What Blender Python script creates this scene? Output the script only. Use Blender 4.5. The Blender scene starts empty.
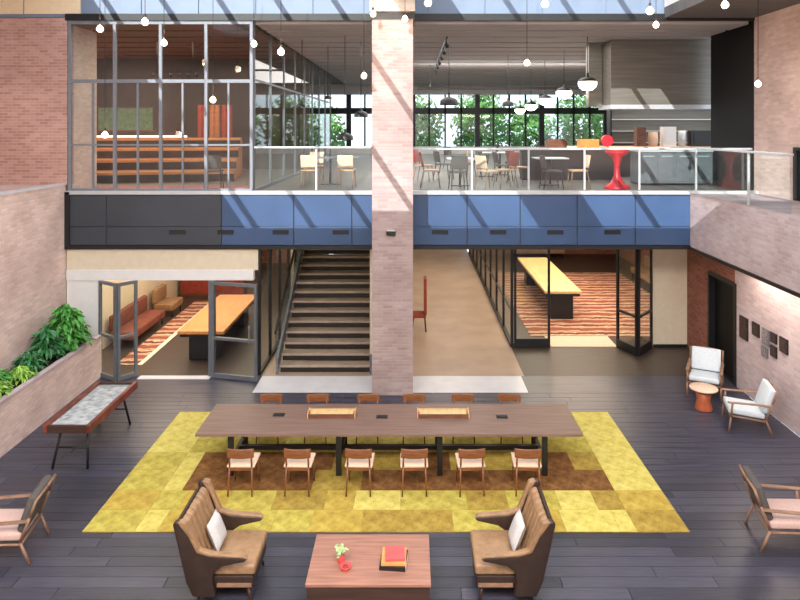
import bpy, math, random
from mathutils import Vector, Matrix, Euler
random.seed(7)
sc = bpy.context.scene
COL = sc.collection
PI = math.pi
R = math.radians

# ------------------------------------------------------------------ camera, world, lights, exposure
F, VX, VY, EYE = 650.0, 412.0, 128.0, 5.8          # focal length in pixels, vanishing point, eye height
cam = bpy.data.cameras.new('camera'); cam.sensor_width = 36; cam.lens = F/800*36
cam.shift_x = (400-VX)/800; cam.shift_y = -(300-VY)/800
cam.clip_end = 300
co = bpy.data.objects.new('camera', cam); COL.objects.link(co)
co.location = (0, 0, EYE); co.rotation_euler = (R(90), 0, 0)
sc.camera = co
sc.view_settings.view_transform = 'Standard'; sc.view_settings.look = 'None'
sc.view_settings.gamma = 1; sc.view_settings.use_curve_mapping = False
sc.view_settings.exposure = 0.12
w = bpy.data.worlds.new('world'); sc.world = w; w.use_nodes = True
bg = w.node_tree.nodes['Background']
bg.inputs[0].default_value = (0.78, 0.88, 1.0, 1); bg.inputs[1].default_value = 2.0

SUN = Vector((0.667, 2.0, -1.0)).normalized()
sl = bpy.data.lights.new('sun', 'SUN'); sl.energy = 6.2; sl.angle = R(0.15); sl.color = (1.0, 0.96, 0.9)
so = bpy.data.objects.new('sun', sl); COL.objects.link(so)
so.rotation_euler = SUN.to_track_quat('-Z', 'Y').to_euler()

def area(loc, rot, sx, sy, power, color=(1, 1, 1), portal=False):
    l = bpy.data.lights.new('area_light', 'AREA'); l.shape = 'RECTANGLE'; l.size = sx; l.size_y = sy
    l.energy = power; l.color = color
    if portal: l.cycles.is_portal = True
    o = bpy.data.objects.new('area_light', l); COL.objects.link(o)
    o.location = loc; o.rotation_euler = rot
    return o
UP = 4.28                                            # upper floor level
CE = 8.37                                            # upper ceiling level
WARM = (1.0, 0.82, 0.62)
area((-1.1, 8.8, 9.9), (0, 0, 0), 14.0, 12.8, 1, portal=True)
area((-1, 39.0, 6.3), (R(-90), 0, 0), 30, 3.6, 1, portal=True)
# area lights added to brighten the upper level and the rooms below
area((1.5, 22, 8.2), (0, 0, 0), 7, 9, 600, (1, .95, .9))
area((1.5, 31, 8.2), (0, 0, 0), 7, 7, 420, (1, .95, .9))
area((9.5, 22, 8.2), (0, 0, 0), 6, 7, 420, (1, .9, .78))
area((-9, 19.5, 8.2), (0, 0, 0), 8, 4, 480, WARM)
area((-5.9, 17.6, 2.9), (0, 0, 0), 3.6, 4.4, 210, WARM)
area((-5.9, 23.5, 2.9), (0, 0, 0), 3.6, 4, 120, WARM)
area((5.0, 21.5, 2.9), (0, 0, 0), 3.6, 8, 370, WARM)
area((1.2, 18, 2.95), (0, 0, 0), 1.8, 5, 50, (1, .85, .7))
area((1.2, 25, 2.95), (0, 0, 0), 1.8, 6, 90, (1, .85, .7))
area((0, -.6, 9.5), (0, 0, 0), 12, 1.2, 1450, (1, .95, .9))  # fill light added out of view to lift the atrium
area((0, 1.8, 9.5), (0, 0, 0), 12, 1.2, 1450, (1, .95, .9))  # second added fill, also unseen
# wall washer over the pictures on the right and pendants' bulbs come with their builders
area((6.75, 12.3, 2.96), (0, R(-14), 0), 0.3, 3.2, 60, (1, .86, .74))

# ------------------------------------------------------------------ pixel helpers
def X(px, Y): return (px-VX)*Y/F
def Z(py, Y): return EYE-(py-VY)*Y/F

# ------------------------------------------------------------------ materials
def new_mat(name):
    m = bpy.data.materials.new(name); m.use_nodes = True
    return m, m.node_tree.nodes, m.node_tree.links, m.node_tree.nodes['Principled BSDF']
def s2l(c):
    return tuple(((v/255)/12.92 if v/255 <= .04045 else ((v/255+.055)/1.055)**2.4) for v in c)
def mat(name, rgb, rough=.5, metal=0, var=.12, scale=8, bump=0, stretch=(1, 1, 1), spec=.5, rand=0):
    m, N, L, b = new_mat(name)
    c = s2l(rgb)
    b.inputs['Roughness'].default_value = rough; b.inputs['Metallic'].default_value = metal
    b.inputs['Specular IOR Level'].default_value = spec
    tc = N.new('ShaderNodeTexCoord'); mp = N.new('ShaderNodeMapping'); mp.inputs['Scale'].default_value = stretch
    L.new(tc.outputs['Object'], mp.inputs[0])
    nz = N.new('ShaderNodeTexNoise'); nz.inputs['Scale'].default_value = scale; nz.inputs['Detail'].default_value = 6
    L.new(mp.outputs[0], nz.inputs['Vector'])
    rp = N.new('ShaderNodeValToRGB')
    rp.color_ramp.elements[0].position = .3; rp.color_ramp.elements[1].position = .7
    rp.color_ramp.elements[0].color = (*[v*(1-var*1.6) for v in c], 1)
    rp.color_ramp.elements[1].color = (*[min(1, v*(1+var)) for v in c], 1)
    L.new(nz.outputs['Fac'], rp.inputs[0])
    out = rp.outputs[0]
    if rand:
        oi = N.new('ShaderNodeObjectInfo'); hs = N.new('ShaderNodeHueSaturation')
        mr = N.new('ShaderNodeMapRange'); mr.inputs['To Min'].default_value = 1-rand; mr.inputs['To Max'].default_value = 1+rand
        L.new(oi.outputs['Random'], mr.inputs[0]); L.new(mr.outputs[0], hs.inputs['Value']); L.new(out, hs.inputs['Color'])
        out = hs.outputs[0]
    L.new(out, b.inputs['Base Color'])
    if bump:
        bp = N.new('ShaderNodeBump'); bp.inputs['Strength'].default_value = bump; bp.inputs['Distance'].default_value = .02
        L.new(nz.outputs['Fac'], bp.inputs['Height']); L.new(bp.outputs[0], b.inputs['Normal'])
    return m
def brick(name, a, b_, mortar, side=False, red=0):
    m, N, L, b = new_mat(name)
    g = N.new('ShaderNodeNewGeometry'); sp = N.new('ShaderNodeSeparateXYZ'); cb = N.new('ShaderNodeCombineXYZ')
    L.new(g.outputs['Position'], sp.inputs[0])
    L.new(sp.outputs['Y' if side else 'X'], cb.inputs[0]); L.new(sp.outputs['Z'], cb.inputs[1])
    t = N.new('ShaderNodeTexBrick'); L.new(cb.outputs[0], t.inputs['Vector'])
    t.inputs['Scale'].default_value = 1; t.inputs['Brick Width'].default_value = .21; t.inputs['Row Height'].default_value = .07
    t.inputs['Mortar Size'].default_value = .008; t.inputs['Mortar Smooth'].default_value = .3; t.inputs['Bias'].default_value = -.1
    t.inputs['Color1'].default_value = (*s2l(a), 1); t.inputs['Color2'].default_value = (*s2l(b_), 1); t.inputs['Mortar'].default_value = (*s2l(mortar), 1)
    nz = N.new('ShaderNodeTexNoise'); nz.inputs['Scale'].default_value = 1.1; nz.inputs['Detail'].default_value = 5
    L.new(g.outputs['Position'], nz.inputs['Vector'])
    mx = N.new('ShaderNodeMix'); mx.data_type = 'RGBA'; mx.blend_type = 'MULTIPLY'; mx.inputs[0].default_value = .5
    rp = N.new('ShaderNodeValToRGB'); rp.color_ramp.elements[0].position = .35; rp.color_ramp.elements[1].position = .65
    rp.color_ramp.elements[0].color = (.62, .55, .52, 1); rp.color_ramp.elements[1].color = (1, 1, 1, 1)
    L.new(nz.outputs[0], rp.inputs[0]); L.new(t.outputs['Color'], mx.inputs[6]); L.new(rp.outputs[0], mx.inputs[7])
    L.new(mx.outputs[2], b.inputs['Base Color'])
    bp = N.new('ShaderNodeBump'); bp.inputs['Strength'].default_value = .5; bp.inputs['Distance'].default_value = .01; bp.invert = True
    L.new(t.outputs['Fac'], bp.inputs['Height']); L.new(bp.outputs[0], b.inputs['Normal'])
    b.inputs['Roughness'].default_value = .85
    return m
def glass(name, tint=(.93, .97, .96), refl=.08):
    m, N, L, b = new_mat(name); N.remove(b)
    tr = N.new('ShaderNodeBsdfTransparent'); tr.inputs[0].default_value = (*tint, 1)
    gl = N.new('ShaderNodeBsdfGlossy'); gl.inputs['Roughness'].default_value = .03
    fr = N.new('ShaderNodeFresnel'); fr.inputs[0].default_value = 1.45
    mt = N.new('ShaderNodeMath'); mt.operation = 'ADD'; mt.inputs[1].default_value = refl-.035; mt.use_clamp = True
    L.new(fr.outputs[0], mt.inputs[0])
    ge = N.new('ShaderNodeNewGeometry'); iv = N.new('ShaderNodeMath'); iv.operation = 'SUBTRACT'; iv.inputs[0].default_value = 1   # reflect once, on the outer face
    L.new(ge.outputs['Backfacing'], iv.inputs[1]); ml = N.new('ShaderNodeMath'); ml.operation = 'MULTIPLY'
    L.new(mt.outputs[0], ml.inputs[0]); L.new(iv.outputs[0], ml.inputs[1])
    mx = N.new('ShaderNodeMixShader'); L.new(ml.outputs[0], mx.inputs[0]); L.new(tr.outputs[0], mx.inputs[1]); L.new(gl.outputs[0], mx.inputs[2])
    L.new(mx.outputs[0], N['Material Output'].inputs[0])
    return m
def emit(name, rgb, s):
    m, N, L, b = new_mat(name)
    b.inputs['Base Color'].default_value = (*rgb, 1); b.inputs['Emission Color'].default_value = (*rgb, 1); b.inputs['Emission Strength'].default_value = s
    return m

M = {}
M['brick_front'] = brick('pale_brick_front', (180, 160, 157), (160, 138, 135), (172, 156, 153))
M['brick_side'] = brick('pale_brick_side', (232, 206, 198), (210, 184, 174), (218, 200, 192), side=True)
M['brick_bulblit'] = brick('bulblit_brick_front', (206, 164, 152), (180, 134, 122), (204, 176, 162))  # pale brick with the orange bulb light put into its colour
M['brick_red'] = brick('red_brick_side', (160, 98, 80), (130, 76, 62), (150, 116, 100), side=True)
M['brick_white'] = brick('whitewashed_brick', (205, 188, 188), (186, 166, 168), (196, 182, 182), side=True)
M['brick_red_front'] = brick('red_brick_front', (150, 84, 62), (112, 58, 44), (150, 118, 100))
M['floor_base'] = mat('floor_base', (40, 38, 42), .6)
M['plank'] = mat('dark_plank', (64, 63, 74), .34, var=.2, scale=5, bump=.12, stretch=(.5, 7, 1), rand=.36)
M['plank_far'] = mat('dark_plank_far', (66, 66, 80), .34, var=.34, scale=3.2, bump=.1, stretch=(.35, 5.2, 1))
M['plank_brown'] = mat('brown_plank', (66, 55, 48), .45, var=.22, scale=4, stretch=(.5, 6, 1))
M['concrete'] = mat('polished_concrete', (168, 146, 128), .45, var=.1, scale=1.1)
M['concrete_dark'] = mat('grey_concrete', (104, 97, 93), .5, var=.12, scale=1.3)
M['stone'] = mat('pale_stone', (206, 206, 210), .3, var=.05, scale=3)
M['white'] = mat('white_plaster', (222, 220, 218), .7, var=.02)
M['cream'] = mat('cream_plaster', (214, 200, 176), .7, var=.03)
M['sunlit_panel'] = mat('sunlit_panel', (238, 214, 178), .7, var=.03)
M['curb'] = mat('pale_blue_metal_panel', (122, 138, 160), .5, var=.04, scale=2)
M['roof'] = mat('roof_board', (186, 180, 174), .8)
M['ceiling'] = mat('taupe_ceiling_board', (96, 92, 90), .75, var=.12, scale=2, stretch=(.3, 3, 1))
M['slat'] = mat('grey_ceiling_slat', (178, 172, 170), .7, var=.1, scale=3, stretch=(.3, 3, 1))
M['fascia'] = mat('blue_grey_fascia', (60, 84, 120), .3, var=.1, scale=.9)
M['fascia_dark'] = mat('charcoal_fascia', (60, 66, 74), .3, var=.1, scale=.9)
M['black'] = mat('black_steel', (24, 24, 26), .45, var=.1)
M['black_panel'] = mat('black_panel', (16, 17, 18), .5, var=.1, spec=.2)
M['steel'] = mat('grey_steel', (112, 116, 122), .4, .3, var=.06)
M['mull'] = mat('light_grey_mullion', (122, 126, 134), .45, .1, var=.05)
M['rail'] = mat('pale_steel_rail', (196, 200, 204), .35, .3, var=.04)
M['hood'] = mat('brushed_steel_hood', (124, 120, 112), .42, .35, var=.12, scale=3, stretch=(.3, 1, 5))
M['glass'] = glass('clear_glass'); M['glass_sky'] = glass('skylight_glass', (.95, .98, 1), .04)
M['walnut'] = mat('walnut', (112, 70, 48), .4, var=.25, scale=4, stretch=(1, 8, 8))
M['table_top'] = mat('smoked_oak_top', (126, 100, 88), .42, var=.14, scale=2.5, stretch=(.6, 7, 7))
M['coffee_top'] = mat('rosewood_top', (158, 112, 94), .38, var=.2, scale=3, stretch=(.6, 7, 7))
M['coffee_side'] = mat('dark_rosewood', (66, 44, 34), .45, var=.2, scale=3, stretch=(.6, 7, 7))
M['oak'] = mat('honey_oak', (206, 134, 68), .4, var=.14, scale=3, stretch=(6, .6, 6))
M['pale_oak'] = mat('pale_oak', (222, 184, 128), .4, var=.12, scale=3, stretch=(6, .6, 6))
M['chair_wood'] = mat('chestnut_wood', (128, 78, 46), .4, var=.18, scale=9, stretch=(1, 1, 5))
M['frame_wood'] = mat('ash_wood_frame', (142, 108, 86), .45, var=.15, scale=8)
M['seat_pale'] = mat('pale_woven_seat', (226, 194, 168), .7, var=.1, scale=60, bump=.2)
M['leather'] = mat('tan_leather', (150, 116, 84), .42, var=.16, scale=12, bump=.1)
M['leather_dark'] = mat('dark_brown_leather', (52, 36, 28), .42, var=.16, scale=12, bump=.1)
M['linen'] = mat('grey_linen', (196, 192, 190), .85, var=.08, scale=70, bump=.25)
M['linen_dark'] = mat('charcoal_cushion', (84, 78, 74), .85, var=.12, scale=50, bump=.2)
M['cushion_pink'] = mat('blush_cushion', (200, 168, 158), .85, var=.08, scale=50, bump=.2)
M['cushion_ice'] = mat('ice_grey_cushion', (200, 208, 214), .85, var=.08, scale=50, bump=.2)
M['red'] = mat('red_lacquer', (200, 30, 44), .35, var=.1)
M['red_dull'] = mat('rust_red_upholstery', (150, 58, 44), .7, var=.15)
M['green_leaf'] = mat('green_leaf', (88, 164, 72), .45, var=.5, scale=9)
M['green_leaf_b'] = mat('bright_green_leaf', (144, 192, 76), .45, var=.4, scale=9)
M['green_leaf_c'] = mat('deep_green_leaf', (58, 124, 68), .4, var=.5, scale=9)
M['tree'] = mat('tree_leaf', (84, 134, 62), .6, var=.4, scale=2)
M['bark'] = mat('bark', (84, 66, 50), .9, var=.3)
M['soil'] = mat('soil', (52, 38, 30), .95, var=.4, scale=20, bump=.4)
M['ground'] = mat('outdoor_paving', (150, 150, 145), .8)
M['terracotta'] = mat('orange_stained_wood', (184, 96, 62), .45, var=.2)
M['bulb'] = emit('bulb_glow', (1, .80, .58), 9)
M['lamp_glow'] = emit('lamp_glow', (1, .88, .72), 9)
M['strip_glow'] = emit('shelf_strip_glow', (1, .78, .5), 3)
M['chalk'] = mat('green_board', (104, 126, 98), .6, var=.2)
M['marble'] = mat('grey_playfield', (176, 182, 184), .2, var=.3, scale=9)
M['cafe_wood'] = mat('tan_cafe_wood', (204, 158, 116), .45, var=.1)
M['rose'] = mat('rose_carpet', (176, 96, 92), .9, var=.2, scale=14)
M['tier_wood'] = mat('stained_plywood', (170, 104, 62), .5, var=.2, scale=3, stretch=(.5, 5, 5))
M['steps'] = mat('taupe_tread', (160, 142, 126), .5, var=.12, scale=4)
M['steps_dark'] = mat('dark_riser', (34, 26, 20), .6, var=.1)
M['book_red'] = mat('red_cover', (222, 84, 84), .5); M['book_orange'] = mat('orange_cover', (232, 150, 84), .5)
M['book_black'] = mat('black_cover', (24, 26, 30), .4); M['paper'] = mat('paper_edge', (222, 214, 200), .8)
M['photo'] = mat('dark_print', (70, 50, 44), .6, var=.7, scale=25)
M['photo_grey'] = mat('grey_print', (140, 132, 132), .6, var=.5, scale=25)

def rug_mat(name, cols):
    m, N, L, b = new_mat(name)
    tc = N.new('ShaderNodeTexCoord'); nz = N.new('ShaderNodeTexNoise'); nz.inputs['Scale'].default_value = 5; nz.inputs['Detail'].default_value = 8; nz.inputs['Roughness'].default_value = .7
    L.new(tc.outputs['Object'], nz.inputs['Vector'])
    rp = N.new('ShaderNodeValToRGB'); e = rp.color_ramp.elements
    e[0].position = .34; e[1].position = .66; e[0].color = (*s2l(cols[0]), 1); e[1].color = (*s2l(cols[2]), 1)
    k = e.new(.5); k.color = (*s2l(cols[1]), 1)
    L.new(nz.outputs[0], rp.inputs[0]); L.new(rp.outputs[0], b.inputs['Base Color']); b.inputs['Roughness'].default_value = .95
    b.inputs['Specular IOR Level'].default_value = .1
    return m
RUG = [rug_mat('mustard_patch', ((148, 134, 62), (178, 162, 76), (200, 186, 96))),
       rug_mat('golden_patch', ((152, 126, 56), (178, 152, 70), (196, 174, 86))),
       rug_mat('lime_patch', ((172, 156, 76), (200, 184, 96), (216, 204, 122))),
       rug_mat('ochre_patch', ((132, 106, 50), (160, 134, 62), (182, 158, 80)))]
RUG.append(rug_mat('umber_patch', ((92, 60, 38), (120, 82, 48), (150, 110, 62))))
M['brown_fab'] = mat('red_brown_fabric', (118, 62, 46), .8, var=.2)
KILIM = rug_mat('red_kilim', ((150, 64, 40), (196, 110, 74), (216, 170, 120)))
def kilim():
    m, N, L, b = new_mat('striped_kilim')
    tc = N.new('ShaderNodeTexCoord'); wv = N.new('ShaderNodeTexWave'); wv.bands_direction = 'Y'; wv.inputs['Scale'].default_value = .42
    wv.inputs['Distortion'].default_value = 1.4; wv.inputs['Detail'].default_value = 3; wv.inputs['Detail Scale'].default_value = 6
    L.new(tc.outputs['Object'], wv.inputs['Vector'])
    rp = N.new('ShaderNodeValToRGB'); rp.color_ramp.interpolation = 'CONSTANT'; e = rp.color_ramp.elements
    e[0].position = 0; e[0].color = (*s2l((142, 78, 60)), 1); e[1].position = .3; e[1].color = (*s2l((204, 168, 138)), 1)
    for p, c in ((.55, (172, 104, 80)), (.72, (214, 192, 164)), (.88, (112, 62, 52))):
        k = e.new(p); k.color = (*s2l(c), 1)
    L.new(wv.outputs['Color'], rp.inputs[0]); L.new(rp.outputs[0], b.inputs['Base Color']); b.inputs['Roughness'].default_value = .95
    return m
M['kilim'] = kilim()

# ------------------------------------------------------------------ mesh builder
class MB:
    def __init__(s): s.v = []; s.f = []; s.sm = []; s.mi = []
    def add(s, vs, fs, smooth=False, mi=0):
        n = len(s.v); s.v += [tuple(v) for v in vs]; s.f += [tuple(i+n for i in f) for f in fs]
        s.sm += [smooth]*len(fs); s.mi += [mi]*len(fs); return s
    def box(s, x0, x1, y0, y1, z0, z1, mi=0, rot=None, piv=None):
        vs = [Vector((x, y, z)) for x in (x0, x1) for y in (y0, y1) for z in (z0, z1)]
        if rot is not None:
            m = Euler(rot).to_matrix(); p = Vector(piv) if piv else Vector(((x0+x1)/2, (y0+y1)/2, (z0+z1)/2))
            vs = [m @ (v-p)+p for v in vs]
        return s.add(vs, [(0, 1, 3, 2), (4, 6, 7, 5), (0, 4, 5, 1), (2, 3, 7, 6), (0, 2, 6, 4), (1, 5, 7, 3)], False, mi)
    def cyl(s, p0, p1, r0, r1=None, n=10, mi=0):
        r1 = r0 if r1 is None else r1
        p0 = Vector(p0); p1 = Vector(p1); q = (p1-p0).to_track_quat('Z', 'Y')
        vs = []
        for p, r in ((p0, r0), (p1, r1)):
            vs += [p+q @ Vector((r*math.cos(2*PI*i/n), r*math.sin(2*PI*i/n), 0)) for i in range(n)]
        fs = [(i, (i+1) % n, n+(i+1) % n, n+i) for i in range(n)]
        s.add(vs, fs, True, mi)
        k = len(s.v)-2*n
        s.f += [tuple(k+i for i in reversed(range(n))), tuple(k+n+i for i in range(n))]; s.sm += [False]*2; s.mi += [mi]*2
        return s
    def tube(s, pts, r, n=8, mi=0):
        for a, b in zip(pts, pts[1:]): s.cyl(a, b, r, r, n, mi)
        return s
    def prism(s, poly, y0, y1, mi=0):               # polygon in x,z extruded along y
        n = len(poly)
        vs = [(x, y0, z) for x, z in poly]+[(x, y1, z) for x, z in poly]
        fs = [tuple(range(n)), tuple(reversed(range(n, 2*n)))]+[(i, n+i, n+(i+1) % n, (i+1) % n) for i in range(n)]
        return s.add(vs, fs, False, mi)
    def lathe(s, prof, c=(0, 0, 0), n=20, mi=0):
        vs = []
        for r, z in prof: vs += [(c[0]+r*math.cos(2*PI*i/n), c[1]+r*math.sin(2*PI*i/n), c[2]+z) for i in range(n)]
        fs = []
        for k in range(len(prof)-1):
            for i in range(n): fs.append((k*n+i, k*n+(i+1) % n, (k+1)*n+(i+1) % n, (k+1)*n+i))
        return s.add(vs, fs, True, mi)
    def build(s, name, material, parent=None, bevel=0, seg=2):
        me = bpy.data.meshes.new(name); me.from_pydata(s.v, [], s.f)
        for p, a, b in zip(me.polygons, s.sm, s.mi): p.use_smooth = a; p.material_index = b
        for m in (material if isinstance(material, (list, tuple)) else [material]): me.materials.append(m)
        me.update()
        o = bpy.data.objects.new(name, me); COL.objects.link(o)
        if parent: o.parent = parent
        if bevel:
            md = o.modifiers.new('bevel', 'BEVEL'); md.width = bevel; md.segments = seg; md.limit_method = 'ANGLE'
            if seg > 2:
                for p in me.polygons: p.use_smooth = True
        return o
def box(name, m, x0, x1, y0, y1, z0, z1, parent=None, bevel=0, seg=2): return MB().box(x0, x1, y0, y1, z0, z1).build(name, m, parent, bevel, seg)
def part_at(mb, name, m, loc, parent, bevel=0, seg=2):
    o = mb.build(name, m, parent, bevel, seg); o.location = loc; return o
def tag(o, label, cat, group=None):
    o['label'] = label; o['category'] = cat
    if group: o['group'] = group
    return o
def thing(name, label, cat, loc=(0, 0, 0), rz=0, group=None):
    o = bpy.data.objects.new(name, None); o.empty_display_size = .2; COL.objects.link(o); o.location = loc; o.rotation_euler = (0, 0, rz)
    return tag(o, label, cat, group)
def struct(o): o['kind'] = 'structure'; return o
def sbox(name, m, *a, parent=None): return struct(box(name, m, *a, parent=parent)) if parent is None else box(name, m, *a, parent=parent)
KIDS = {}
def dup(root, loc, rz, label, group=None):
    def cp(o, par):
        c = o.copy(); COL.objects.link(c)
        if par: c.parent = par
        for ch in o.children: cp(ch, c)
        return c
    r = cp(root, None); r.location = loc; r.rotation_euler = (0, 0, rz); r['label'] = label
    if group: r['group'] = group
    return r
def copies(proto_mesh_obj, locs, parent, name=None, scales=None):
    for i, l in enumerate(locs):
        c = proto_mesh_obj.copy(); COL.objects.link(c); c.parent = parent; c.location = l
        if scales: c.scale = scales[i]

FY = 15.2   # facade plane
# ================================================================== SETTING
# ---- ground floor
fl = sbox('floor', M['floor_base'], -8.1, 7.28, -4, 14.25, -.3, -.03)
pw = .2
protos = {}
rows_near = [7.0+pw*i for i in range(19)]            # 7.0 .. 10.8 : planks as single pieces
def row_cuts(rnd):
    x = -8.1; out = []
    x += rnd.uniform(.5, 2.2); prev = -8.1
    while x < 7.28-.5:
        out.append((prev, x)); prev = x; x += rnd.uniform(1.6, 2.6)
    out.append((prev, 7.28)); return out
rnd = random.Random(3)
def plank_mesh(mb, x0, x1, y0, y1, dz):
    g = .004
    mb.box(x0+g, x1-g, y0+g, y1-g, -.03, dz)
n = 0
for y in rows_near:
    for (a, b) in row_cuts(rnd):
        cx, cy = (a+b)/2, y+pw/2
        mb = MB(); plank_mesh(mb, a-cx, b-cx, -pw/2, pw/2, -rnd.uniform(0, .002))
        o = mb.build('plank', M['plank'], fl); o.location = (cx, cy, 0); n += 1
mb = MB()
y = -4
while y < 14.24:
    if y < 6.99 or y > 10.79:
        for (a, b) in row_cuts(rnd): plank_mesh(mb, a, b, y, min(y+pw, 14.25), -rnd.uniform(0, .002))
    y = round(y+pw, 3)
    if 6.99 <= y < 10.79: y = 10.8
o = mb.build('plank_field', M['plank_far'], fl); o['kind'] = 'stuff'
# daylight patch on the floor painted as a pale slab, corridor concrete, brown boards, room floors
ls = sbox('floor_daylight_patch', M['stone'], -3.5, 2.55, 14.25, 15.2, -.3, .0)
sbox('floor_side', M['plank_far'], 2.55, 7.28, 14.25, 15.2, -.3, -.001)
sbox('floor_far_side', M['plank_far'], -8.1, -3.5, 14.25, 15.2, -.3, -.001)
sbox('trim_8', M['stone'], X(137, 15), X(209, 15), 15.0, 15.2, -.002, .012)
sbox('floor_corridor', M['concrete'], -3.6, 2.62, 15.2, 34, -.3, .0)
sbox('floor_lobby', M['plank_brown'], 2.62, 7.28, 15.2, 17.2, -.3, -.002)
sbox('floor_left_room', M['plank_brown'], -8.1, -3.6, 15.2, 28, -.3, .0)
sbox('floor_right_room', M['plank_brown'], 2.62, 9.5, 17.2, 30, -.3, .0)
# ---- left: tall brick wall with a ledge, planter built against it
sbox('wall_left', M['brick_side'], -12, -8.1, -4, FY, 0, 4.47)
sbox('trim_1', M['stone'], -8.3, -8.08, -4, FY, 4.47, 4.51)
sbox('wall_left_upper', M['brick_bulblit'], -12.3, -8.07, FY, FY+.3, 4.47, CE)
sbox('wall_left_outer', M['brick_side'], -12.3, -12, -4, FY, 0, 9.6)
# ---- right
rw = struct(MB().box(7.28, 7.6, 15.9, 17.4, 0, 3.0).box(7.28, 7.6, 14.65, 15.9, 2.28, 3.0).build('wall_right', M['brick_red']))
sbox('wall_right_near', M['brick_white'], 7.28, 7.6, -4, 14.65, 0, 3.0)
sbox('wall_right_fascia', M['brick_white'], 6.5, 8.0, -4, FY, 3.0, UP)
sbox('trim_2', M['stone'], 6.47, 8.0, 15.0, FY, UP, UP+.06)
sbox('trim_3', M['black'], 6.47, 6.56, -4, FY, 2.96, 3.03)
sbox('wall_right_upper', M['brick_side'], 8.0, 8.3, -4, FY, 3.0, CE)
sbox('ceiling_right', M['ceiling'], 5.9, 8.3, -4, FY, CE, CE+.25)
sbox('floor_door_sill', M['black'], 7.28, 7.6, 14.65, 15.9, -.3, -.002)
d = sbox('door_1', M['black_panel'], 7.4, 7.46, 14.67, 15.88, 0, 2.26)
box('door_frame', M['black'], 7.25, 7.42, 14.58, 14.67, 0, 2.3, d); box('door_frame', M['black'], 7.25, 7.42, 15.88, 15.95, 0, 2.3, d)
box('door_frame', M['black'], 7.25, 7.42, 14.67, 15.88, 2.22, 2.32, d)
MB().cyl((7.36, 14.8, .95), (7.36, 14.8, 1.25), .015).build('door_handle', M['steel'], d)
d = sbox('window_1', M['black_panel'], 7.96, 8.02, 10.6, 13.5, UP+.02, 5.36)
box('window_frame', M['black'], 7.92, 7.99, 13.44, 13.52, UP+.02, 5.4, d); box('window_frame', M['black'], 7.92, 7.99, 10.6, 13.44, 5.34, 5.4, d)
# ---- near wall behind the camera
sbox('wall_near', M['white'], -12.3, 8.3, -4.3, -4, 0, 9.6)
# ---- roof with its long skylight
for k_, y_ in ((10, -.6), (11, 1.8)):                 # housings made up for the two added fill lights
    sbox('trim_%d' % k_, M['white'], -6.05, 5.85, y_-.65, y_+.6, 9.51, 9.6)
sbox('ceiling', M['roof'], -12.3, 5.9, -4.3, 2.4, 9.6, 9.85)
sbox('ceiling_left', M['roof'], -12.3, -8.15, 2.4, FY+.3, 9.6, 9.85)
sbox('wall_skylight_side', M['white'], 5.9, 6.1, -4, FY, CE+.25, 9.85)
sky = struct(MB().box(-8.15, 5.9, 2.4, 2.48, 9.6, 9.7).build('window_skylight', M['steel']))
bar = MB().box(-.045, .045, 2.48, FY, 9.6, 9.70)
for k in range(11): part_at(bar, 'rafter', M['steel'], (-7.76+1.34*k-0.0, 0, 0), sky)
for k in range(11):
    x0 = -8.15 if k == 0 else -7.76+1.34*(k-1)+.06
    x1 = min(5.9, -7.76+1.34*k-.06)
    if k == 5 or k == 6: pass
    m_ = M['glass_sky']
    if k == 6: box('beam_cover', M['roof'], -7.76+1.34*5+.06, -7.76+1.34*6-.06, 2.48, FY, 9.56, 9.8, sky); continue
    if x1 > x0: box('pane', m_, x0, x1, 2.48, FY, 9.64, 9.66, sky)
# ---- curb above the facade: pale panels
cb = sbox('wall_curb', M['curb'], -12.3, 8.3, FY+.04, FY+.3, CE+.02, 9.85)
pn = MB().box(-.655, .655, -.03, 0, CE+.1, 9.6)
for k in range(9): part_at(pn, 'panel', M['curb'], (-7.0+1.34*k*1.0, FY+.04, 0), cb)
for k in range(3): part_at(pn, 'panel', M['sunlit_panel'], (-11.1+1.34*k, FY+.04, 0), cb)  # sunlit left stretch of the curb, its warm light painted as cream
part_at(pn, 'panel', M['curb'], (5.2, FY+.04, 0), cb)
sbox('trim_4', M['black'], -8.1, 8.0, FY-.03, FY+.1, CE-.06, CE+.1)
# ---- main column
cl = sbox('wall_column', M['brick_front'], X(372, 14.1), X(413, 14.1), 14.1, 15.1, 0, 8.32)
box('cap', M['black'], X(371, 14.1), X(414, 14.1), 14.06, 15.12, 8.16, 8.3, cl)
box('beam', M['roof'], X(370, 14.1), X(415, 14.1), 14.0, FY, 8.32, 9.6, cl)
t = thing('wall_lamp', 'small steel box lamp on the face of the brick column', 'lamp', (X(391, 14.1), 14.1, Z(233, 14.1)))
MB().box(-.1, .1, -.1, 0, -.04, .05).build('housing', M['black'], t, .01); MB().box(-.09, .09, -.1, -.005, .051, .07).build('reflector', M['rail'], t)
# ---- slab and fascia
sbox('floor_upper', M['concrete_dark'], -16, 16, FY+.1, 38, UP-.3, UP)
fa = sbox('wall_fascia', M['fascia_dark'], -8.0, 6.5, FY, FY+.12, 3.0, UP-.02)
edges = [66, 107, 222, 237+57*1.0, 352, 372+38, 467, 520, 577, 635, 690]
for a, b in zip(edges, edges[1:]):
    xa, xb = X(a, FY)+.012, X(b, FY)-.012
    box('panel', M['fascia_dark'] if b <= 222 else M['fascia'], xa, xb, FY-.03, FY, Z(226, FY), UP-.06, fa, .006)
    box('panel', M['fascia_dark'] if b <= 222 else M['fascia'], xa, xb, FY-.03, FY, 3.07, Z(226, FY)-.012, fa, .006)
vt = MB().box(-.19, .19, -.012, 0, -.05, .05)
for px in (178, 226, 281, 341, 440, 498, 555, 612): part_at(vt, 'vent', M['black'], (X(px, FY), FY-.03, Z(232, FY)), fa)
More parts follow.
